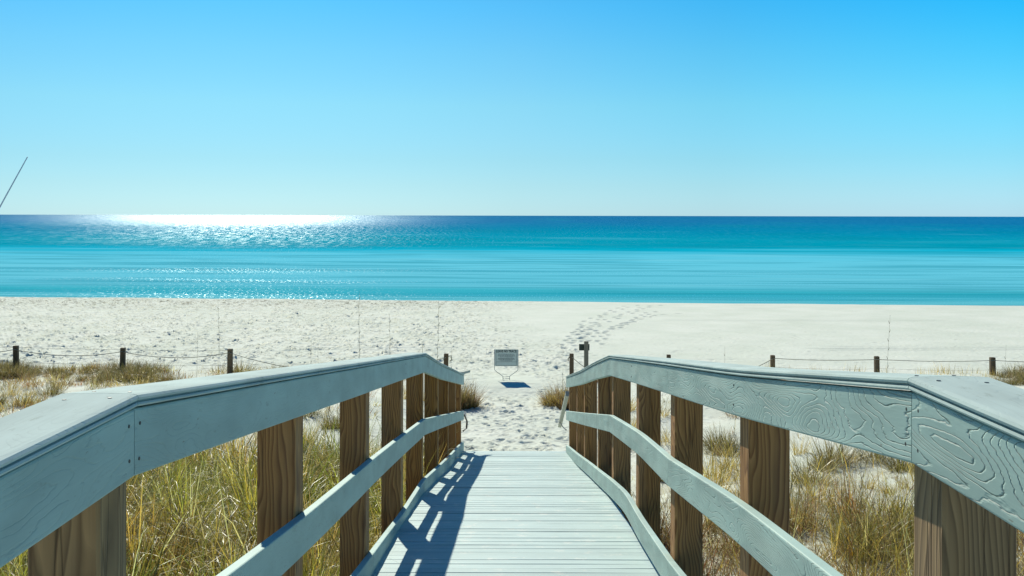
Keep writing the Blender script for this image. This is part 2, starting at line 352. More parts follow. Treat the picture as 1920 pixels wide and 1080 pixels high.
# ------------------------------------------------------------------ ground
def build_ground():
    uc = np.linspace(-.64, .64, 1050); ext = .64 * 1.35 ** np.arange(1, 13)
    u = np.concatenate([-ext[::-1], uc, ext])
    ys = [-80, -50, -30, -20, -14, -10]; y = -7.0
    while y < 12: ys.append(y); y += .075
    while y < 56: ys.append(y); y += .0021 * y
    while y < 80: ys.append(y); y += .5
    y = np.array(ys); s = np.maximum(y, 5) + 2.5
    Y = np.repeat(y[:, None], len(u), 1); X = u[None, :] * s[:, None]
    Z = ground(X, Y)
    path = (1 - sst(1.6, 2.6, np.abs(X - .1))) * sst(14, 15, Y) * (1 - sst(30, 34, Y))
    leftb = (1 - sst(-3, 2.2, X - (Y - 30) * .0)) * sst(25, 28, Y) * (1 - sst(50, 52, Y))
    amp = np.clip(path * 1.0 + leftb * .85 + .20 * sst(14, 20, Y) * (1 - sst(34, 44, Y)) + .04, 0, 1)
    def dimples(X, Y, cell, seed, depth, ax):
        i0, j0 = np.floor(X / cell), np.floor(Y / cell); out = np.zeros_like(X)
        for di in (-1, 0, 1):
            for dj in (-1, 0, 1):
                i, j = i0 + di, j0 + dj
                cx = (i + .15 + .7 * hsh(i, j, seed)) * cell; cy = (j + .15 + .7 * hsh(i, j, seed + 1)) * cell
                a = hsh(i, j, seed + 2) * 3.14; r = cell * (.20 + .16 * hsh(i, j, seed + 3)); k = hsh(i, j, seed + 4)
                dx, dy = X - cx, Y - cy; p = dx * np.cos(a) + dy * np.sin(a); q = -dx * np.sin(a) + dy * np.cos(a)
                d2 = (p / r) ** 2 + (q / (r * ax)) ** 2
                out += np.where(k > .3, k, 0) * depth * (-np.exp(-d2 * 1.6) + .55 * np.exp(-(np.sqrt(d2) - 1.35) ** 2 * 7))
        return out
    D = dimples(X, Y, .42, 100, .045, .55) + dimples(X + 3.3, Y + 7.1, .27, 200, .032, .6)
    D2 = dimples(X + 1.7, Y + 2.9, .24, 300, .034, .65)
    sgd = np.hypot(X + .15, (Y - 22.4) * .8); keep = sst(.5, 1.3, sgd)
    Z += .04 * (1 - keep) * 0
    D = D * keep; D2 = D2 * keep
    Z += D2 * path * 1.2
    Z += D * amp * (1.3 + 1.5 * leftb) + .03 * fbm(X * 5, Y * 5, 40, 3) * amp
    Z += .05 * fbm(X * .9, Y * 2.2, 60, 3) * leftb
    # long shallow vehicle ruts lying across the beach
    for yc, dp in ((30.6, .028), (31.1, .02), (27.9, .014), (40.5, .018)):
        yy = yc + .5 * fbm(X * .05, X * 0, int(yc), 2); mk = sst(.42, .55, vn(X * .25, Y * 0 + yc, 77)) * (1 - path * .7)
        Z -= dp * np.exp(-((Y - yy) / .16) ** 2) * mk; Z += dp * .6 * np.exp(-((Y - yy + .3) / .14) ** 2) * mk
    # footprint trails heading from the path to the right-hand waterline
    def gp(px, py):
        yy = 25.0
        for _ in range(30):
            p = P(px, py, yy); h = CH - float(ground(np.array([p.x]), np.array([yy]))[0]); yy = F * h / max(20, (py - ROLL * (px - 960) - HY))
        p = P(px, py, yy); return p.x, yy
    trails = [[(1062, 652), (1078, 628), (1100, 612), (1135, 603), (1180, 588), (1210, 576), (1245, 571)],
              [(1095, 640), (1130, 622), (1160, 610), (1200, 597), (1240, 590), (1300, 588)],
              [(1075, 640), (1105, 606), (1128, 590), (1165, 578), (1190, 571)],
              [(1040, 690), (1056, 668), (1082, 640), (1098, 622), (1120, 606)],
              [(1125, 645), (1134, 622), (1157, 614), (1205, 594), (1225, 583)]]
    r2 = np.random.default_rng(3)
    for T in trails:
        W = [gp(*q) for q in T]; side = 1
        for (xa, ya), (xb, yb) in zip(W[:-1], W[1:]):
            L = math.hypot(xb - xa, yb - ya); n = max(1, int(L / .62))
            dxn, dyn = (xb - xa) / L, (yb - ya) / L
            for k in range(n):
                f = (k + .3 * r2.random()) / n; side = -side
                cx = xa + (xb - xa) * f - dyn * .13 * side + .07 * r2.normal(); cy = ya + (yb - ya) * f + dxn * .13 * side
                a, b_ = np.searchsorted(y, [cy - .7, cy + .7])
                xs, yy_ = X[a:b_] - cx, Y[a:b_] - cy
                p = xs * dxn + yy_ * dyn; q = -xs * dyn + yy_ * dxn
                d2 = (p / .19) ** 2 + (q / .10) ** 2
                Z[a:b_] += .06 * (-np.exp(-d2) + .3 * np.exp(-(np.sqrt(d2) - 1.5) ** 2 * 6))
    V = np.stack([X, Y, Z], -1).reshape(-1, 3)
    nr, nc = X.shape; idx = np.arange(nr * nc).reshape(nr, nc)
    Q = np.stack([idx[:-1, :-1], idx[:-1, 1:], idx[1:, 1:], idx[1:, :-1]], -1).reshape(-1, 4)
    o = link('ground', npmesh('ground', V, Q, True), M_sand); props(o, 'white sand of the dunes and beach', None, None, 'structure')
build_ground()
def build_sea():
    xs = np.concatenate([-np.geomspace(25000, 60, 14), np.linspace(-50, 50, 60), np.geomspace(60, 25000, 14)])
    ys = np.concatenate([np.linspace(54, 70, 40), np.geomspace(72, 28000, 50)])
    X, Y = np.meshgrid(xs, ys); Z = .03 * fbm(X * .05, Y * .5, 300, 2) * (1 - sst(70, 140, Y))
    V = np.stack([X, Y, Z], -1).reshape(-1, 3); nr, nc = X.shape; idx = np.arange(nr * nc).reshape(nr, nc)
    Q = np.stack([idx[:-1, :-1], idx[:-1, 1:], idx[1:, 1:], idx[1:, :-1]], -1).reshape(-1, 4)
    o = link('water', npmesh('water', V, Q, True), M_sea); props(o, 'turquoise and deep blue sea out to the horizon', None, None, 'structure')
build_sea()

# ------------------------------------------------------------------ boardwalk
XR = .76
PROF = {
 ('L', 'top'): [(-2.2,.36),(1.977,.359),(3.6,.563),(5.35,.785),(8.4,1.17),(10.57,1.594),(12.7,1.99),(14.9,2.394)],
 ('R', 'top'): [(-2.2,.31),(1.887,.307),(3.34,.516),(4.86,.712),(7.87,1.11),(9.56,1.425),(11.4,1.789),(14.5,2.36)],
 ('L', 'mid'): [(-2.2,.86),(1.977,.86),(2.64,.966),(3.6,1.10),(5.35,1.322),(6.2,1.438),(8.4,1.735),(11,2.22),(14.9,2.95)],
 ('R', 'mid'): [(-2.2,.81),(1.887,.81),(2.63,.896),(3.39,.981),(4.86,1.195),(6.02,1.327),(7.87,1.59),(10.7,2.14),(14.5,2.87)],
 ('L', 'toe'): [(-2.2,1.31),(1.977,1.31),(3.6,1.56),(5.35,1.835),(6.8,2.06),(8.4,2.25),(10.26,2.60),(14.9,3.42)],
 ('R', 'toe'): [(-2.2,1.27),(1.887,1.27),(3.3,1.46),(4.86,1.70),(6.14,1.862),(6.8,1.91),(7.87,2.10),(11.45,2.79),(14.5,3.375)]}
JOINT = {'L': [-2.2, 1.977, 5.35, 8.4, 14.9], 'R': [-2.2, 1.887, 4.86, 7.87, 14.5]}
def prof(side, kind, y):
    p = PROF[(side, kind)]; return float(np.interp(y, [a for a, _ in p], [b for _, b in p]))
def curve(side, kind, y0, y1):
    """heights along one board, softened between its two ends"""
    n = max(8, int((y1 - y0) / .12)); ys = np.linspace(y0, y1, n)
    h = np.array([prof(side, kind, y) for y in ys]); e = h.copy()
    for _ in range(6):
        e[1:-1] = (e[:-2] + 2 * e[1:-1] + e[2:]) / 4
    return ys, e
DY = [(-2.2, 1.45), (1.93, 1.45), (4.8, 1.865), (6.5, 2.08), (8.1, 2.30), (11.45, 2.945), (14.86, 3.545)]
def deck_h(y): return float(np.interp(y, [a for a, _ in DY], [b for _, b in DY]))
walk = empty('boardwalk', (0, 1.9, CH - 1.45), 'pale blue-grey painted timber boardwalk with handrails sloping down to the beach', 'boardwalk')
wl = walk.location
def child(name, mb_or_mesh, mat, parent=walk, smooth=False, uv=None):
    me = mb_or_mesh.mesh(name, smooth, uv) if isinstance(mb_or_mesh, MB) else mb_or_mesh
    me.transform(Matrix.Translation(-parent_world(parent)))
    return link(name, me, mat, parent)
PW = {}
def parent_world(p): return PW.get(p.name, Vector(wl))

def board(side, kind, y0, y1, mat, name):
    s = -1 if side == 'L' else 1
    ys, hs = curve(side, kind, y0 + .0015, y1 - .0015)
    if kind == 'cap':
        pass
    mb = MB(); rings = []; U = []; L = 0
    if name == 'handrail_cap':
        # rounded top board over a thin moulding strip, with a routed groove between
        sec = [(.912,-.004),(.906,0),(.835,.0015),(.764,0),(.7545,-.0025),(.7515,-.0075),(.7535,-.0125),(.762,-.0138),(.762,-.0170),(.7545,-.0176),(.7530,-.0215),(.7555,-.0252),(.766,-.0262),(.90,-.0262),(.912,-.022)]
        sec = [(x, z, i) for i, (x, z) in enumerate(sec)]
    else:
        t0, hh = (.0295, .166) if kind == 'top' else (0, .136)
        a, b, e = XR, XR + .038, .005
        sec = [(a, -hh+e), (a+e*.3, -hh+e*.3), (a+e, -hh), (b-e, -hh), (b, -hh+e), (b, -t0-e), (b-e, -t0), (a+e, -t0), (a+e*.3, -t0-e*.3), (a, -t0-e)]
        sec = [(x, z, i) for i, (x, z) in enumerate(sec)]
    if s > 0: sec = sec[::-1]
    py = None
    wob_s = len(kind) * 3 + ord(side)
    for y, h in zip(ys, hs):
        if py is not None: L += math.hypot(y - py, 0)
        py = y
        jx = .0025 * math.sin(y * 1.7 + wob_s)
        rings.append([(s * (x + jx), y, CH - h + z) for x, z, _ in sec])
        U += [((y + 3), (z if kind != 'cap0' and name != 'handrail_cap' else x)) for x, z, _ in sec]
    mb.sweep(rings)
    return child(name, mb, mat, uv=U)
def screw(parent_obj, side, y, h, r=.0038):
    s = -1 if side == 'L' else 1; mb = MB(); x = s * (XR - .0003); z = CH - h
    mb.sweep([[(x + s * d, y + r * math.cos(a), z + r * math.sin(a)) for a in [2*math.pi*k/8 for k in range(8)]] for d in (0, .004)])
    return child('screw', mb, M_steel, parent_obj)
BTXT = {'L': 'left handrail', 'R': 'right handrail'}
for side in 'LR':
    J = JOINT[side]
    for a, b in zip(J[:-1], J[1:]):
        if side == 'R' : mt = M_paintR
        else: mt = M_paintL
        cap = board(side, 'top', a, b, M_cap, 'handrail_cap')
        o = board(side, 'top', a, b, mt, 'top_rail')
        for yy in (a + .028, b - .028):
            for dz in (.062, .132):
                if yy > 0 and yy < 10: screw(o, side, yy + random.uniform(-.004, .004), prof(side, 'top', yy) + dz + random.uniform(-.004, .004))
        yy = (a + b) / 2 + .05
        if 2 < yy < 7:
            for dz in (.060, .128): screw(o, side, yy, prof(side, 'top', yy) + dz)
        for k, nm in (('mid', 'middle_rail'), ('toe', 'toe_rail')):
            o = board(side, k, a, b, mt, nm)
            for yy in (a + .03, b - .03):
                for dz in (.035, .10):
                    if yy > 1.5 and yy < 10: screw(o, side, yy, prof(side, k, yy) + dz, .0036)
# screw heads in the cap boards near the first corner
for side, s in (('L', -1), ('R', 1)):
    yc = JOINT[side][1]
    for o in [c for c in walk.children if c.name.startswith('handrail_cap')]:
        ys_ = [v.co.y + wl.y for v in o.data.vertices]; xs_ = o.data.vertices[0].co.x
        if xs_ * s < 0: continue
        for yy in ((yc - .05, yc - .07) if abs(max(ys_) - yc) < .01 else (yc + .05, yc + .065) if abs(min(ys_) - yc) < .01 else ()):
            x = s * (.79 if yy in (yc - .05, yc + .05) else .87); z = CH - prof(side, 'top', yy) + .0012; mb = MB()
            mb.sweep([[(x + .0042 * math.cos(a), yy + .0042 * math.sin(a), z + d) for a in [2*math.pi*k/8 for k in range(8)]] for d in (-.004, .0006)])
            child('screw', mb, M_steel, o)
# posts, each standing in the sand behind the rails
POSTS = {'L': [-1.4, .27, 1.9, 3.60, 5.30, 6.98, 8.58, 10.3, 11.9, 13.4, 14.72],
         'R': [-1.3, .25, 1.84, 3.36, 4.90, 6.31, 7.95, 9.3, 11.2, 12.5, 14.3]}
for side in 'LR':
    s = -1 if side == 'L' else 1
    for k, y in enumerate(POSTS[side]):
        wd = .14; x0 = XR + .0385 + random.uniform(0, .003)
        zt = CH - prof(side, 'top', y + wd) - .031
        zb = float(ground(np.array([s * .87]), np.array([y + .07]))[0]) - .4
        e = .006; mb = MB()
        sec = [(x0+e, 0), (x0+wd-e, 0), (x0+wd, e), (x0+wd, wd-e), (x0+wd-e, wd), (x0+e, wd), (x0, wd-e), (x0, e)]
        if s < 0: sec = [(-x, yy) for x, yy in sec][::-1]
        lean = random.uniform(-.004, .004)
        mb.sweep([[(x + lean * (zt - z), y + yy, z) for x, yy in sec] for z in (zb, (zb + zt) / 2, zt)])
        me = mb.mesh('post'); c = Vector((s * (x0 + wd / 2), y + wd / 2, zb)); me.transform(Matrix.Translation(-c))
        o = link('post', me, M_postg if k == 2 else M_post, walk, c - wl)
# decking
def decking():
    V = []; Fc = []; tone = []; y = -2.2; i = 0
    while y < 14.80:
        wd = .101; g = .0016 + .006 * random.random() ** 5
        y1 = min(y + wd, 14.86); dz = random.uniform(-.0015, .0015); tl = random.uniform(-.0012, .0012)
        x0 = -.795 + random.uniform(-.004, .004); x1 = .795 + random.uniform(-.004, .004); n = len(V); e = .0022
        tn = 1 - .17 * random.random() ** 2; 
        h0, h1 = deck_h(y) , deck_h(y1)
        def zz(yy): return CH - (h0 + (h1 - h0) * (yy - y) / (y1 - y)) + dz
        prof_ = [(y, -.034), (y, -e), (y + e, 0), ((y + y1) / 2, -.001), (y1 - e, tl), (y1, -e), (y1, -.034)]
        for x in (x0, -.3, .3, x1):
            wv = random.uniform(-.0012, .0012)
            for (yy, d) in prof_: V.append((x, yy, zz(yy) + d + wv)); tone.append(tn)
        m = len(prof_)
        for k in range(3):
            for j in range(m):
                Fc.append((n + k*m + j, n + k*m + (j+1) % m, n + (k+1)*m + (j+1) % m, n + (k+1)*m + j))
        Fc.append(tuple(n + j for j in reversed(range(m)))); Fc.append(tuple(n + 3*m + j for j in range(m)))
        y = y1 + g; i += 1
    me = pymesh('decking', V, Fc); a = me.color_attributes.new('tone', 'FLOAT_COLOR', 'POINT')
    a.data.foreach_set('color', np.c_[np.array(tone), np.array(tone), np.array(tone), np.ones(len(tone))].ravel())
    return me
child('decking', decking(), M_deck)
for x in (-.70, 0, .70):
    mb = MB(); rings = []
    for y in np.linspace(-2.15, 14.8, 60):
        z = CH - deck_h(y) - .037
        rings.append([(x-.019, y, z), (x+.019, y, z), (x+.019, y, z-.18), (x-.019, y, z-.18)])
    mb.sweep(rings); child('stringer', mb, M_postg)
# rows of deck screws along the stringers
mb = MB()
for x in (-.70, -.245, .245, .70): pass
# weathered end braces at the foot of the ramp
a, b = P(1064, 738, 14.75), P(1050, 797, 15.35)
mb = MB(); d = (b - a).normalized(); sd = d.cross(Vector((0, 1, 0))).normalized(); fw = sd.cross(d)
mb.sweep([[p + sd * i * .026 + fw * j * .045 for i, j in ((-1,-1),(1,-1),(1,1),(-1,1))] for p in (a, a.lerp(b, .5), b)])
br = child('end_brace', mb, M_greywood); props(br, 'grey loose board leaning off the end of the right handrail')
mb = MB(); mb.tube([P(1050, 792, 15.2), P(1056, 801, 15.0), P(1062, 806, 14.7)], .008, n=6); child('bracket', mb, M_steel, walk)
mb = MB(); mb.tube([P(871, 778, 14.95), P(876, 790, 15.1), P(875, 803, 15.1), P(869, 808, 14.95)], .014, n=6); child('bracket', mb, M_steel, walk)
a, b = P(862, 700, 14.9), P(876, 696, 15.3); mb = MB(); mb.sweep([[p + Vector((i * .05, 0, j * .018)) for i, j in ((-1,-1),(1,-1),(1,1),(-1,1))] for p in (a, b)])
child('end_block', mb, M_greywood)

# ------------------------------------------------------------------ rope fences
def rope_pts(a, b, sag, n=14):
    return [a.lerp(b, i / n) + Vector((0, 0, -sag * 4 * (i / n) * (1 - i / n))) for i in range(n + 1)]
def fence_post(root, px, py, Y, wpx, lean=0):
    top = P(px, py, Y); gz = float(ground(np.array([top.x]), np.array([Y]))[0]) - .25; r = wpx * Y / F / 2
    mb = MB(); rings = []
    for z, k in ((gz, 1.04), ((gz + top.z) / 2, 1.0), (top.z - .012, .98), (top.z, .86)):
        rings.append([(top.x + lean * (top.z - z) + r * k * cx, Y + r * k * cy, z) for cx, cy in ((-1,-.8),(-.8,-1),(.8,-1),(1,-.8),(1,.8),(.8,1),(-.8,1),(-1,.8))])
    mb.sweep(rings); me = mb.mesh('post'); c = Vector((top.x, Y, gz)); me.transform(Matrix.Translation(-c))
    return link('post', me, M_fpost, root, c - root.location), top
def rope(root, a, b, sag, r=.008):
    mb = MB(); mb.tube(rope_pts(a, b, sag), r, n=6); me = mb.mesh('rope', True); me.transform(Matrix.Translation(-root.location))
    return link('rope', me, M_rope, root)
YF = 25.0
lf = empty('rope_fence', (P(432, 700, YF).x, YF, 1.2), 'low rope fence on short timber posts along the dune left of the boardwalk', 'fence')
tops = []
for px, py, wp in ((-172, 645, 8), (30, 648, 8.5), (231, 652, 8.5), (432, 654, 8.8), (837, 663, 8.5)):
    tops.append(fence_post(lf, px, py, YF + random.uniform(-.15, .15), wp, random.uniform(-.02, .02))[1])
dz = Vector((0, -.07, -.09))
for i, sag in enumerate((.15, .13, .14, .42)): rope(lf, tops[i] + dz, tops[i + 1] + dz, sag)
for i in range(3): rope(lf, tops[i] + Vector((0, .07, -.05)), tops[i + 1] + Vector((0, .07, -.05)), .02, .003)
for i in range(3): rope(lf, tops[i] + Vector((0, .07, -.42)), tops[i + 1] + Vector((0, .07, -.42)), .03, .003)
mb = MB(); q = tops[-1]; mb.tube([q + Vector((.06, -.02, -.06)), q + Vector((.13, -.02, -.05)), q + Vector((.13, -.02, -.16)), q + Vector((.09, -.02, -.19))], .012, n=6)
me = mb.mesh('rope_end', True); me.transform(Matrix.Translation(-lf.location)); link('rope_end', me, M_rope, lf)
rf = empty('rope_fence', (P(1449, 700, YF).x, YF, 1.2), 'low rope fence on short timber posts along the dune right of the boardwalk', 'fence')
tr = []
for px, py, wp, Y in ((1072, 663, 8.0, 23.2), (1254, 665, 7.5, 24.6), (1449, 666, 8, YF), (1644, 668, 8.5, YF), (1861, 670, 9, YF), (2075, 672, 9, YF)):
    tr.append(fence_post(rf, px, py, Y, wp, random.uniform(-.02, .02))[1])
dz = Vector((0, -.07, -.07))
rope(rf, tr[0] + dz, tr[1] + dz, .55)
rope(rf, tr[1] + dz + Vector((0, 0, -.1)), tr[2] + dz, .38)
for i in (2, 3, 4): rope(rf, tr[i] + dz, tr[i + 1] + dz, .035, .008)
for i in (2, 3, 4): rope(rf, tr[i] + dz + Vector((0, .14, -.24)), tr[i + 1] + dz + Vector((0, .14, -.26)), .03, .003)
mb = MB(); q = tr[0]; mb.tube([q + Vector((-.05, 0, -.08)), q + Vector((-.08, 0, -.12)), q + Vector((-.075, 0, -.17))], .012, n=6)
me = mb.mesh('rope_end', True); me.transform(Matrix.Translation(-rf.location)); link('rope_end', me, M_rope, rf)

# taller post with the small dark panel
Y = 24.2; t_ = P(1099.5, 640, Y); gz = float(ground(np.array([t_.x]), np.array([Y]))[0])
sp = empty('marker_post', (t_.x, Y, gz), 'grey timber post taller than the fence with a small dark green panel behind it', 'sign post')
mb = MB(); r = .052; mb.sweep([[(r*a*k, r*b*k, z) for a, b in ((-1,-.85),(-.85,-1),(.85,-1),(1,-.85),(1,.85),(.85,1),(-.85,1),(-1,.85))] for z, k in ((-.3, 1), (t_.z-gz-.01, 1), (t_.z-gz, .85))])
link('post', mb.mesh('post'), M_greywood and m_wood('grey_marker_post', (.20, .19, .15), (.34, .33, .26), .5), sp)
a, b = P(1086, 645, Y + .07), P(1105.5, 657, Y + .07); mb = MB()
mb.box(a.x - t_.x, b.x - t_.x, .055, .075, b.z - gz, a.z - gz); link('panel', mb.mesh('panel'), M_dgreen, sp)
mb = MB(); mb.box(-.03, .03, .0755, .082, (a.z+b.z)/2 - gz - .02, (a.z+b.z)/2 - gz + .02); link('bolt', mb.mesh('bolt'), M_steel, sp)

# ------------------------------------------------------------------ sign
Y = 22.9; c = P(949.5, 711, Y); gz = float(ground(np.array([c.x]), np.array([Y]))[0])
U = Y / F
sg = empty('beach_sign', (c.x, Y, gz), 'small grey sign reading LEAVE NO TRACE on a bent wire stand in the sand', 'sign')
hb = .30; W2, Hs = 21.5 * U, 31.5 * U; z0, z1 = 24.5 * U, 56 * U
zo = P(949.5, 711, Y).z - gz; z0 += zo; z1 += zo
mb = MB(); mb.box(-W2, W2, -.004, .004, z0, z1); pn = link('sign_panel', mb.mesh('sign_panel'), M_signf, sg)
def lettering(txt, size, x, z, name, wfit=None):
    cu = bpy.data.curves.new('t', 'FONT'); cu.body = txt; cu.size = size; cu.align_x = 'CENTER'; cu.extrude = .001; cu.offset = size * .018
    ob = bpy.data.objects.new('t', cu); C.objects.link(ob); bpy.context.view_layer.update()
    me = bpy.data.meshes.new_from_object(ob.evaluated_get(bpy.context.evaluated_depsgraph_get())); bpy.data.objects.remove(ob)
    xs = [v.co.x for v in me.vertices]; k = (wfit / (max(xs) - min(xs))) if wfit else 1
    me.transform(Matrix.Translation((x, -.0065, z)) @ Matrix.Rotation(R(90), 4, 'X') @ Matrix.Diagonal((k, 1, 1, 1)))
    me.materials.clear(); return link(name, me, M_ink, pn)
lettering('LEAVE NO TRACE', .075, 0, z1 - .070, 'title_lettering', W2 * 1.72)
mb = MB(); t_ = .0045; fx, f0, f1 = W2 * .90, z0 + .012, z1 - .012
for (x0, x1, a, b) in ((-fx, fx, f1 - t_, f1), (-fx, fx, f0, f0 + t_), (-fx, -fx + t_, f0 + t_, f1 - t_), (fx - t_, fx, f0 + t_, f1 - t_), (-fx + t_, fx - t_, z0 + .098, z0 + .102)):
    mb.box(x0, x1, -.0062, -.0042, a, b)
link('border', mb.mesh('border'), M_ink, pn)
mb = MB(); rr = random.Random(4)
for k, (z, wd, th) in enumerate(((.275, .72, .007), (.252, .74, .007), (.232, .74, .006), (.212, .55, .006), (.180, .70, .009), (.160, .74, .009), (.140, .60, .008), (.118, .5, .006))):
    x = -W2 * wd
    while x < W2 * wd:
        l = rr.uniform(.014, .045); l = min(l, W2 * wd - x)
        mb.box(x, x + l, -.0062, -.0042, z0 + z, z0 + z + th); x += l + .008
link('small_print', mb.mesh('small_print'), M_ink, pn)
mb = MB()
for s in (-1, 1):
    x = s * (W2 + .007)
    mb.tube([(x, 0, z1), (x, 0, z0 - .01), (x * .99, 0, z0 - .085), (x * .9, 0, z0 - .115), (s * .105, 0, z0 - .215), (s * .078, 0, z0 - .24), (s * .078, 0, -.1)], .007, n=6)
for zz in (z0 - .245, z0 - .29): mb.tube([(-.085, -.008, zz), (.085, -.008, zz)], .006, n=6)
link('wire_stand', mb.mesh('wire_stand', True), M_galv, sg)

# ------------------------------------------------------------------ vegetation
def blades(B, az, lean, L, curl, Wd, col, seg=4):
    """n curved tapering blades; B (n,3) feet, az heading, lean from upright, curl extra bend towards the tip"""
    n = len(B); k = seg + 1; tt = np.linspace(0, 1, k)
    ang = lean[:, None] + curl[:, None] * tt[None, :] ** 1.5
    ds = (L / seg)[:, None]
    hx = np.concatenate([np.zeros((n, 1)), np.cumsum(np.sin(ang[:, :-1]) * ds, 1)], 1)
    hz = np.concatenate([np.zeros((n, 1)), np.cumsum(np.cos(ang[:, :-1]) * ds, 1)], 1)
    ca, sa = np.cos(az)[:, None], np.sin(az)[:, None]
    Cx = B[:, 0:1] + hx * ca; Cy = B[:, 1:2] + hx * sa; Cz = B[:, 2:3] + hz
    tw = rng.uniform(-.9, .9, (n, 1)); wx, wy = -np.sin(az[:, None] + tw), np.cos(az[:, None] + tw)
    wd = Wd[:, None] * (1 - tt[None, :] ** 1.6 * .88) / 2
    V = np.stack([np.stack([Cx - wx * wd, Cy - wy * wd, Cz], -1), np.stack([Cx + wx * wd, Cy + wy * wd, Cz], -1)], 2)
    V = V.reshape(n, k * 2, 3)
    base = np.arange(n)[:, None] * (k * 2) + np.arange(seg)[None, :] * 2
    Q = np.stack([base, base + 1, base + 3, base + 2], -1).reshape(-1, 4)
    cc = np.repeat(col[:, None, :], k * 2, 1)
    tipm = np.repeat(tt, 2)[None, :, None]
    cc = cc * (1 - .0 * tipm) + tipm * .25 * (np.array([.62, .50, .25]) - cc)
    return V.reshape(-1, 3), Q, cc.reshape(-1, 3)
PAL = {'green': np.array([[.07,.11,.008],[.22,.29,.015],[.40,.44,.02],[.52,.47,.05],[.75,.64,.26]]),
       'gold': np.array([[.50,.34,.05],[.68,.48,.09],[.80,.64,.26],[.36,.29,.03],[.12,.09,.015]]),
       'brown': np.array([[.20,.12,.05],[.28,.18,.07],[.13,.08,.035],[.44,.32,.13],[.34,.12,.06],[.58,.46,.24]]),
       'olive': np.array([[.10,.11,.015],[.20,.19,.03],[.28,.21,.05],[.06,.05,.015],[.40,.31,.12]]),
       'rust': np.array([[.30,.10,.04],[.42,.17,.06],[.16,.07,.03],[.55,.36,.14],[.08,.05,.03]])}
def pick(pal, n, jit=.15):
    p = PAL[pal]; return p[rng.integers(0, len(p), n)] * rng.uniform(1 - jit, 1 + jit, (n, 1))
def tuft_arrays(n, r, h, pal, spread=.5, wd=.004, curl=1.1):
    a = rng.uniform(0, 6.283, n); rr = r * np.sqrt(rng.random(n)); B = np.c_[rr * np.cos(a), rr * np.sin(a), np.full(n, -.03)]
    az = a + rng.normal(0, .7, n); lean = np.abs(rng.normal(.1, spread * .5, n)) + rr / r * spread * .5
    return blades(B, az, lean, h * rng.uniform(.45, 1.1, n), np.abs(rng.normal(curl, .5, n)) * rng.choice([.3, 1, 1.5], n), wd * rng.uniform(.6, 1.3, n), pick(pal, n))
def tuft_mesh(name, *a, **k):
    V, Q, c = tuft_arrays(*a, **k); me = npmesh(name, V, Q, True, c); me.materials.append(M_grass); return me
def field(name, label, pts, cat='grass'):
    """pts: list of (x, y, n, r, h, palette, spread, width, curl) clumps merged into one mass"""
    VV, QQ, CC = [], [], []; off = 0
    for (x, y, n, r, h, pal, sp_, wd, cu) in pts:
        V, Q, c = tuft_arrays(n, r, h, pal, sp_, wd, cu)
        c = np.clip(c * rng.uniform(.6, 1.55) * np.array([rng.uniform(.85, 1.15), 1, .9]), 0, .85)
        V = V + np.array([x, y, 0]); 
        gzs = ground(V[::10, 0] * 0 + x, V[::10, 1] * 0 + y)[0]; V[:, 2] += gzs
        VV.append(V); QQ.append(Q + off); CC.append(c); off += len(V)
    o = link(name, npmesh(name, np.concatenate(VV), np.concatenate(QQ), True, np.concatenate(CC)), M_grass)
    return props(o, label, cat, None, 'stuff')
def free(x, y, m=1.12): return abs(x) > m
# left dune: thick green and gold grass close to the boardwalk
pts = []
for _ in range(1150):
    y = rng.uniform(2.0, 14.5); x = -1.1 - rng.random() ** 1.2 * (3.0 + y * .35)
    dens = 1 - .65 * sst(10.0, 14.5, np.array(y)); 
    if vn(np.array(x * .6 + 9), np.array(y * .6), 55) > dens + .12: continue
    pal = 'green' if vn(np.array(x * .8), np.array(y * .8), 66) > .36 else 'gold'
    if rng.random() < .15: pal = 'olive'
    pts.append((x, y, int(rng.uniform(40, 95)), rng.uniform(.05, .20), rng.uniform(.35, 1.0), pal, rng.uniform(.2, 1.2), (.0045 + .0003 * y) * rng.uniform(.8, 1.9), rng.uniform(.4, 1.9)))
field('dense_grass', 'thick green and gold grass on the dune left of the boardwalk', pts)
pts = []
for _ in range(640):
    y = rng.uniform(2.0, 10.2); x = 1.12 + rng.random() ** 1.1 * (3.2 + y * .35)
    if vn(np.array(x * .7 + 2), np.array(y * .7), 57) > 1.05 - .55 * float(sst(7.5, 10.2, np.array(y))): continue
    pal = ['brown', 'rust', 'gold', 'olive', 'brown', 'rust'][rng.integers(0, 6)] if vn(np.array(x * .9), np.array(y * .9), 71) > .42 else ['gold', 'olive'][rng.integers(0, 2)]
    pts.append((x, y, int(rng.uniform(40, 90)), rng.uniform(.08, .25), rng.uniform(.3, .7), pal, rng.uniform(.3, 1.2), (.0042 + .0002 * y) * rng.uniform(.8, 1.6), rng.uniform(.6, 1.5)))
field('dry_grass', 'dry brown and olive grass on the dune right of the boardwalk', pts)
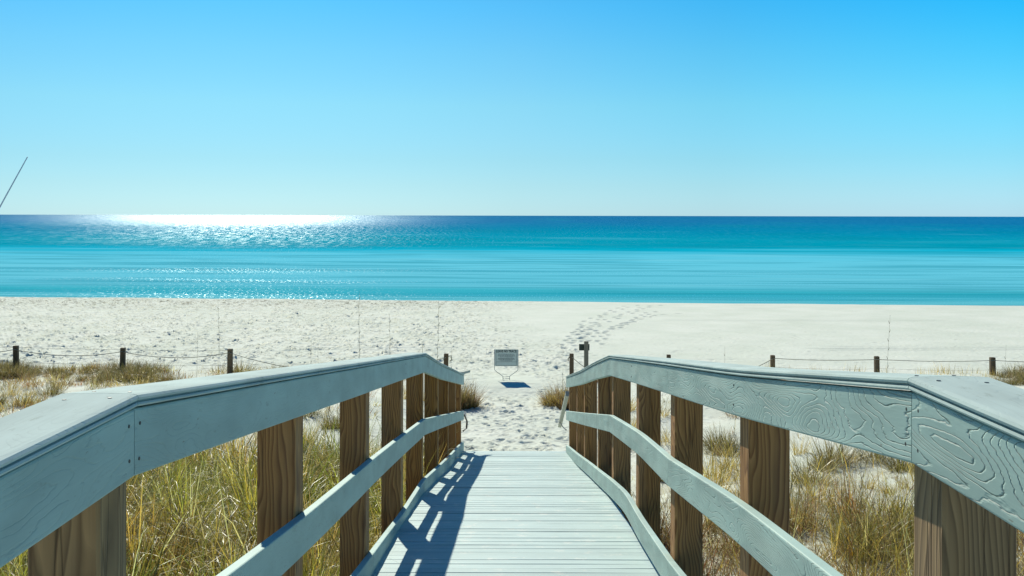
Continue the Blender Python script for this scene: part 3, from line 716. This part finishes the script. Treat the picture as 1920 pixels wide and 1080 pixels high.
# low scrub between the left handrail and the rope fence
pts = []
for _ in range(420):
    px = rng.uniform(-200, 330) if rng.random() < .8 else rng.uniform(330, 700)
    y = 25.4 - rng.random() ** 1.5 * 8; x = (px - CX) * y / F
    if x > -1.8 or vn(np.array(x * .5), np.array(y * .7), 91) < .35 + .02 * (25 - y): continue
    k = .5 if px > 330 else 1
    pts.append((x, y, int(rng.uniform(30, 70) * k), rng.uniform(.12, .35), rng.uniform(.18, .42), ['brown', 'olive', 'brown', 'gold'][rng.integers(0, 4)], rng.uniform(.6, 1.2), .009, rng.uniform(.5, 1.1)))
field('dune_scrub', 'low brown scrub on the dune in front of the left rope fence', pts)
pts = []
for _ in range(150):
    y = rng.uniform(9, 24.5); x = 1.8 + rng.random() * (2.5 + y * .5)
    pts.append((x, y, int(rng.uniform(10, 30)), rng.uniform(.05, .2), rng.uniform(.12, .3), ['brown', 'rust', 'olive'][rng.integers(0, 3)], rng.uniform(.8, 1.4), .006, rng.uniform(.3, .9)))
field('dune_seedlings', 'small dark seedlings and sprigs dotted over the sand on the right', pts)
n = 900; Yv = rng.uniform(3.5, 9.5, n); X = 1.15 + rng.random(n) * (2.6 + Yv * .3)
V, Q, c = blades(np.c_[X, Yv, ground(X, Yv)], rng.uniform(0, 6.28, n), np.abs(rng.normal(.05, .2, n)), rng.uniform(.35, .85, n), rng.normal(0, .3, n), rng.uniform(.003, .006, n), pick('rust', n) * .5)
props(link('dark_twigs', npmesh('dark_twigs', V, Q, True, c * .8), M_grass), 'dark upright twigs standing in the dry grass on the right', 'twigs', None, 'stuff')
n = 9000; X = np.where(rng.random(n) < .55, -1, 1) * rng.uniform(1.1, 6.5, n); Yv = rng.uniform(3, 12, n)
V, Q, c = blades(np.c_[X, Yv, ground(X, Yv) + rng.uniform(0, .35, n)], rng.uniform(0, 6.28, n), rng.uniform(.3, 1.3, n), rng.uniform(.15, .45, n), rng.normal(.9, .6, n), rng.uniform(.003, .007, n), np.clip(pick('gold', n) * 1.25, 0, .8))
props(link('curled_straw', npmesh('curled_straw', V, Q, True, c), M_grass), 'pale curled straw tangled through the dune grass', 'straw', None, 'stuff')
# dark thin twigs and litter scattered over the sand between the clumps
n = 5200; X = np.where(rng.random(n) < .5, -1, 1) * rng.uniform(1.2, 9, n); Yv = rng.uniform(6, 24, n)
V, Q, c = blades(np.c_[X, Yv, ground(X, Yv) + .004], rng.uniform(0, 6.28, n), rng.uniform(1.0, 1.6, n), rng.uniform(.05, .30, n), rng.normal(0, .3, n), rng.uniform(.003, .007, n), pick('brown', n) * .75)
props(link('dune_litter', npmesh('dune_litter', V, Q, True, c), M_grass), 'fallen twigs and dry stems scattered over the dune sand', 'litter', None, 'stuff')

# countable tufts: prototypes with shared meshes
protos = {k: [tuft_mesh('grass_tuft', n, r, h, pal, spread=s_, wd=w_, curl=c_) for (n, r, h, s_, w_, c_) in v] for k, pal, v in (
    ('gold', 'gold', [(130, .13, .5, .6, .006, .9), (90, .09, .42, .5, .006, .8), (200, .22, .6, .8, .006, 1.2)]),
    ('olive', 'olive', [(260, .18, .45, .8, .009, .9), (340, .28, .5, 1.0, .009, 1.0)]),
    ('pale', 'gold', [(26, .2, .36, .3, .006, .5), (18, .16, .30, .3, .006, .4)]),
    ('brown', 'brown', [(150, .16, .38, .9, .006, .8), (110, .2, .42, .6, .006, .6)]))}
def tuft(kind, x, y, sc_, label, group):
    me = protos[kind][rng.integers(0, len(protos[kind]))]
    o = bpy.data.objects.new('grass_tuft', me); C.objects.link(o)
    o.location = (x, y, float(ground(np.array([x]), np.array([y]))[0])); o.rotation_euler.z = rng.uniform(0, 6.28); o.scale = (sc_,) * 3
    return props(o, label, 'grass tuft', group)
LR = 'golden grass tuft growing alone on the white sand right of the boardwalk'
for px, py, k, s_ in ((1500,850,'gold',1), (1520,905,'olive',.9), (1560,870,'olive',1.15), (1590,862,'gold',.8), (1640,862,'olive',.75), (1630,915,'gold',.55), (1665,925,'gold',.5), (1690,880,'olive',.9),
                      (1700,915,'brown',.6), (1540,945,'gold',1.0), (1450,905,'gold',1.1), (1360,850,'olive',.9), (1380,880,'gold',1.0), (1340,900,'gold',1.2), (1350,835,'olive',.8), (1235,780,'gold',.8),
                      (1250,830,'gold',.8), (1190,800,'gold',.9), (1200,840,'olive',.8), (1340,930,'gold',1.1), (1240,900,'olive',.8), (1600,945,'gold',.5), (1680,960,'gold',.6), (1720,900,'gold',.8), (1500,990,'gold',1.0), (1180,770,'gold',1)):
    yy = 10.0
    for _ in range(25):
        p = P(px, py, yy); hh = CH - float(ground(np.array([p.x]), np.array([yy]))[0]); yy = .5 * yy + .5 * F * hh / (py - HY)
    tuft(k, p.x, yy, s_, LR.replace('golden', {'gold':'golden','olive':'olive green','brown':'brown'}[k]), 'grass tufts on the sand right of the boardwalk')
# sand to the left between the dense grass and the fence
for _ in range(100):
    y = rng.uniform(14.5, 22.5); x = -1.7 - rng.random() * (2 + y * .48)
    tuft(['gold', 'olive', 'brown', 'gold'][rng.integers(0, 4)], x, y, rng.uniform(.5, 1.0), 'grass tuft on the pale dune sand behind the left fence line', 'grass tufts on the dune left of the boardwalk')
for _ in range(34):
    y = rng.uniform(13, 22.5); x = 1.8 + rng.random() * (2 + y * .5)
    tuft(['gold', 'olive', 'brown', 'gold'][rng.integers(0, 4)], x, y, rng.uniform(.5, .95), 'grass tuft on the pale dune sand behind the right fence line', 'grass tufts on the dune behind the right fence')
# thick tufts at the foot of the left fence posts, thinning towards the path
for _ in range(110):
    px = rng.uniform(-120, 320); y = rng.uniform(23.2, 25.6); x = (px - CX) * y / F
    hump = .95 if (190 < px < 290 or px < 60) else .6
    tuft(['olive', 'olive', 'brown'][rng.integers(0, 3)], x, y, hump * rng.uniform(.7, 1.1), 'olive brown grass tuft at the foot of the left rope fence', 'grass tufts along the left rope fence')
for _ in range(34):
    px = rng.uniform(320, 800); y = rng.uniform(23.2, 25.6); x = (px - CX) * y / F
    tuft(['pale', 'pale', 'olive'][rng.integers(0, 3)] , x, y, rng.uniform(.55, 1.0), 'thin sparse grass tuft near the left rope fence nearer the path', 'thin tufts between the left fence and the path')
for _ in range(40):
    px = rng.uniform(1280, 1870); y = rng.uniform(23.4, 25.6); x = (px - CX) * y / F
    tuft('pale', x, y, rng.uniform(.7, 1.1), 'sparse pale golden grass tuft along the right rope fence', 'grass tufts along the right rope fence')
for _ in range(22):
    px = rng.uniform(1850, 2020); y = rng.uniform(22.6, 25.6); x = (px - CX) * y / F
    tuft(['olive', 'brown'][rng.integers(0, 2)], x, y, rng.uniform(.6, 1.0), 'brown grass tuft at the far right end of the rope fence', 'brown tufts at the right end of the rope fence')
for px in (1112, 1125, 1140, 1092):
    y = rng.uniform(22.6, 23.8); tuft('brown', (px - CX) * y / F, y, .9, 'brown grass tuft around the tall marker post', 'grass tufts around the marker post')
# two bushes either side of the path at the foot of the ramp
def bush(px, py, Y, wd, ht, label, pal1, pal2):
    p = P(px, py, Y); gz = float(ground(np.array([p.x]), np.array([Y]))[0])
    VV, QQ, CC, off = [], [], [], 0
    for k in range(16):
        a = rng.uniform(0, 6.28); rr = wd * .5 * math.sqrt(rng.random()); V, Q, c = tuft_arrays(150, .09, ht * rng.uniform(.55, 1.0) * (1 - .4 * rr / wd), pal1 if k % 3 else pal2, .8, .009, .8)
        V = V + np.array([rr * math.cos(a), rr * math.sin(a), 0]); VV.append(V); QQ.append(Q + off); CC.append(c); off += len(V)
    o = link('bush', npmesh('bush', np.concatenate(VV), np.concatenate(QQ), True, np.concatenate(CC)), M_grass, None, (p.x, Y, gz))
    return props(o, label, 'bush')
bush(1056, 764, 19.9, .62, .72, 'bushy yellow-topped grass clump where the path meets the right handrail end', 'brown', 'gold')
bush(862, 768, 19.6, .55, .82, 'dark bushy grass clump just beyond the left handrail end', 'olive', 'brown')

# tall seed stalks
def stalk(px, ptop, Y, r, label, lean=0.0, heads=0, pyb=None, group='tall thin seed stalks on the dune'):
    top = P(px, ptop, Y); gz = float(ground(np.array([top.x]), np.array([Y]))[0]) - .05
    H = top.z - gz; mb = MB(); pts_ = []
    x0 = top.x - lean * H; ph = rng.uniform(0, 6)
    for i in range(11):
        f = i / 10; pts_.append(Vector((lean * H * f + .012 * H * math.sin(f * 4 + ph) * f, .01 * math.sin(f * 5), H * f)))
    r *= .72; mb.tube(pts_, r, r * .4, 5)
    for k in range(heads):
        f = .55 + .45 * k / heads; i = min(9, int(f * 10)); c_ = pts_[i].lerp(pts_[i + 1], f * 10 - i); s = 1 if k % 2 else -1
        mb.tube([c_, c_ + Vector((s * .012, 0, .02)), c_ + Vector((s * .018, .004, .045))], r * 1.3, r * .5, 4)
    me = mb.mesh('seed_stalk', True); me.materials.append(M_stalk)
    o = bpy.data.objects.new('seed_stalk', me); C.objects.link(o); o.location = (x0, Y, gz)
    return props(o, label, 'grass stalk', group)
M_stalk = m_plain('dry_stalk', (.34, .30, .20), .8)
stalk(410, 562, 19, .006, 'tall thin stalk rising over the beach left of the third fence post', .0, 5)
stalk(370, 622, 20, .005, 'short faint stalk between the second and third left fence posts', .01, 3)
stalk(677, 545, 15.5, .0055, 'tallest stalk rising behind the middle of the left handrail', .012, 8)
stalk(731, 588, 16.5, .0055, 'tall stalk right of the tallest one behind the left handrail', .012, 6)
stalk(821, 563, 15.8, .006, 'tall dark stalk behind the peak of the left handrail', .02, 8)
stalk(795, 641, 17, .009, 'short thick dark stalk at the peak of the left handrail', .04, 2)
stalk(586, 640, 18, .005, 'short stalk leaning slightly behind the left handrail', .06, 3)
stalk(596, 652, 18, .005, 'shorter stalk just right of the leaning one behind the left handrail', .0, 3)
stalk(848, 652, 19, .005, 'thin stalk beside the last post of the left rope fence', .02, 3)
stalk(885, 668, 19, .004, 'thin leaning stalk growing out of the dark grass clump', .5, 0)
stalk(1358, 648, 18.5, .005, 'short thin stalk on the beach side of the right handrail', .0, 3)
stalk(1667, 590, 14.5, .0045, 'tallest stalk rising over the beach right of the boardwalk', .012, 7)
stalk(1885, 646, 16, .004, 'faint thin stalk at the far right above the handrail', .0, 3)
stalk(1615, 835, 8.6, .0042, 'tall dark stalk standing in the gap between the two nearest right posts', .0, 4)
stalk(1482, 850, 9.2, .0042, 'dark bent stalk leaning beside the second right post', -.35, 2)
stalk(1378, 770, 11.5, .004, 'thin stalk seen between the second and third right posts', .0, 4)
stalk(1055, 690, 19.6, .007, 'dark stalk standing in the yellow-topped clump by the path', .0, 3)
# long slender rod standing on the near left dune, leaving the frame at the left edge
top = P(52, 294, 4.0); bot = P(52 - 1311 * .545, 1610, 4.0); bot.z = float(ground(np.array([bot.x]), np.array([4.0]))[0]) - .1
mb = MB(); L = top - bot; mb.tube([Vector((0,0,0)), L * .3, L * .62], .0078, .0064, 8); mb.tube([L * .615, L * .86, L], .0052, .0020, 8)
M_rod = m_plain('pale_grey_rod', (.80, .85, .88), .6)
props(link('rod', mb.mesh('rod', True), M_rod, None, bot), 'thin grey rod slanting up into the sky at the left edge', 'rod')
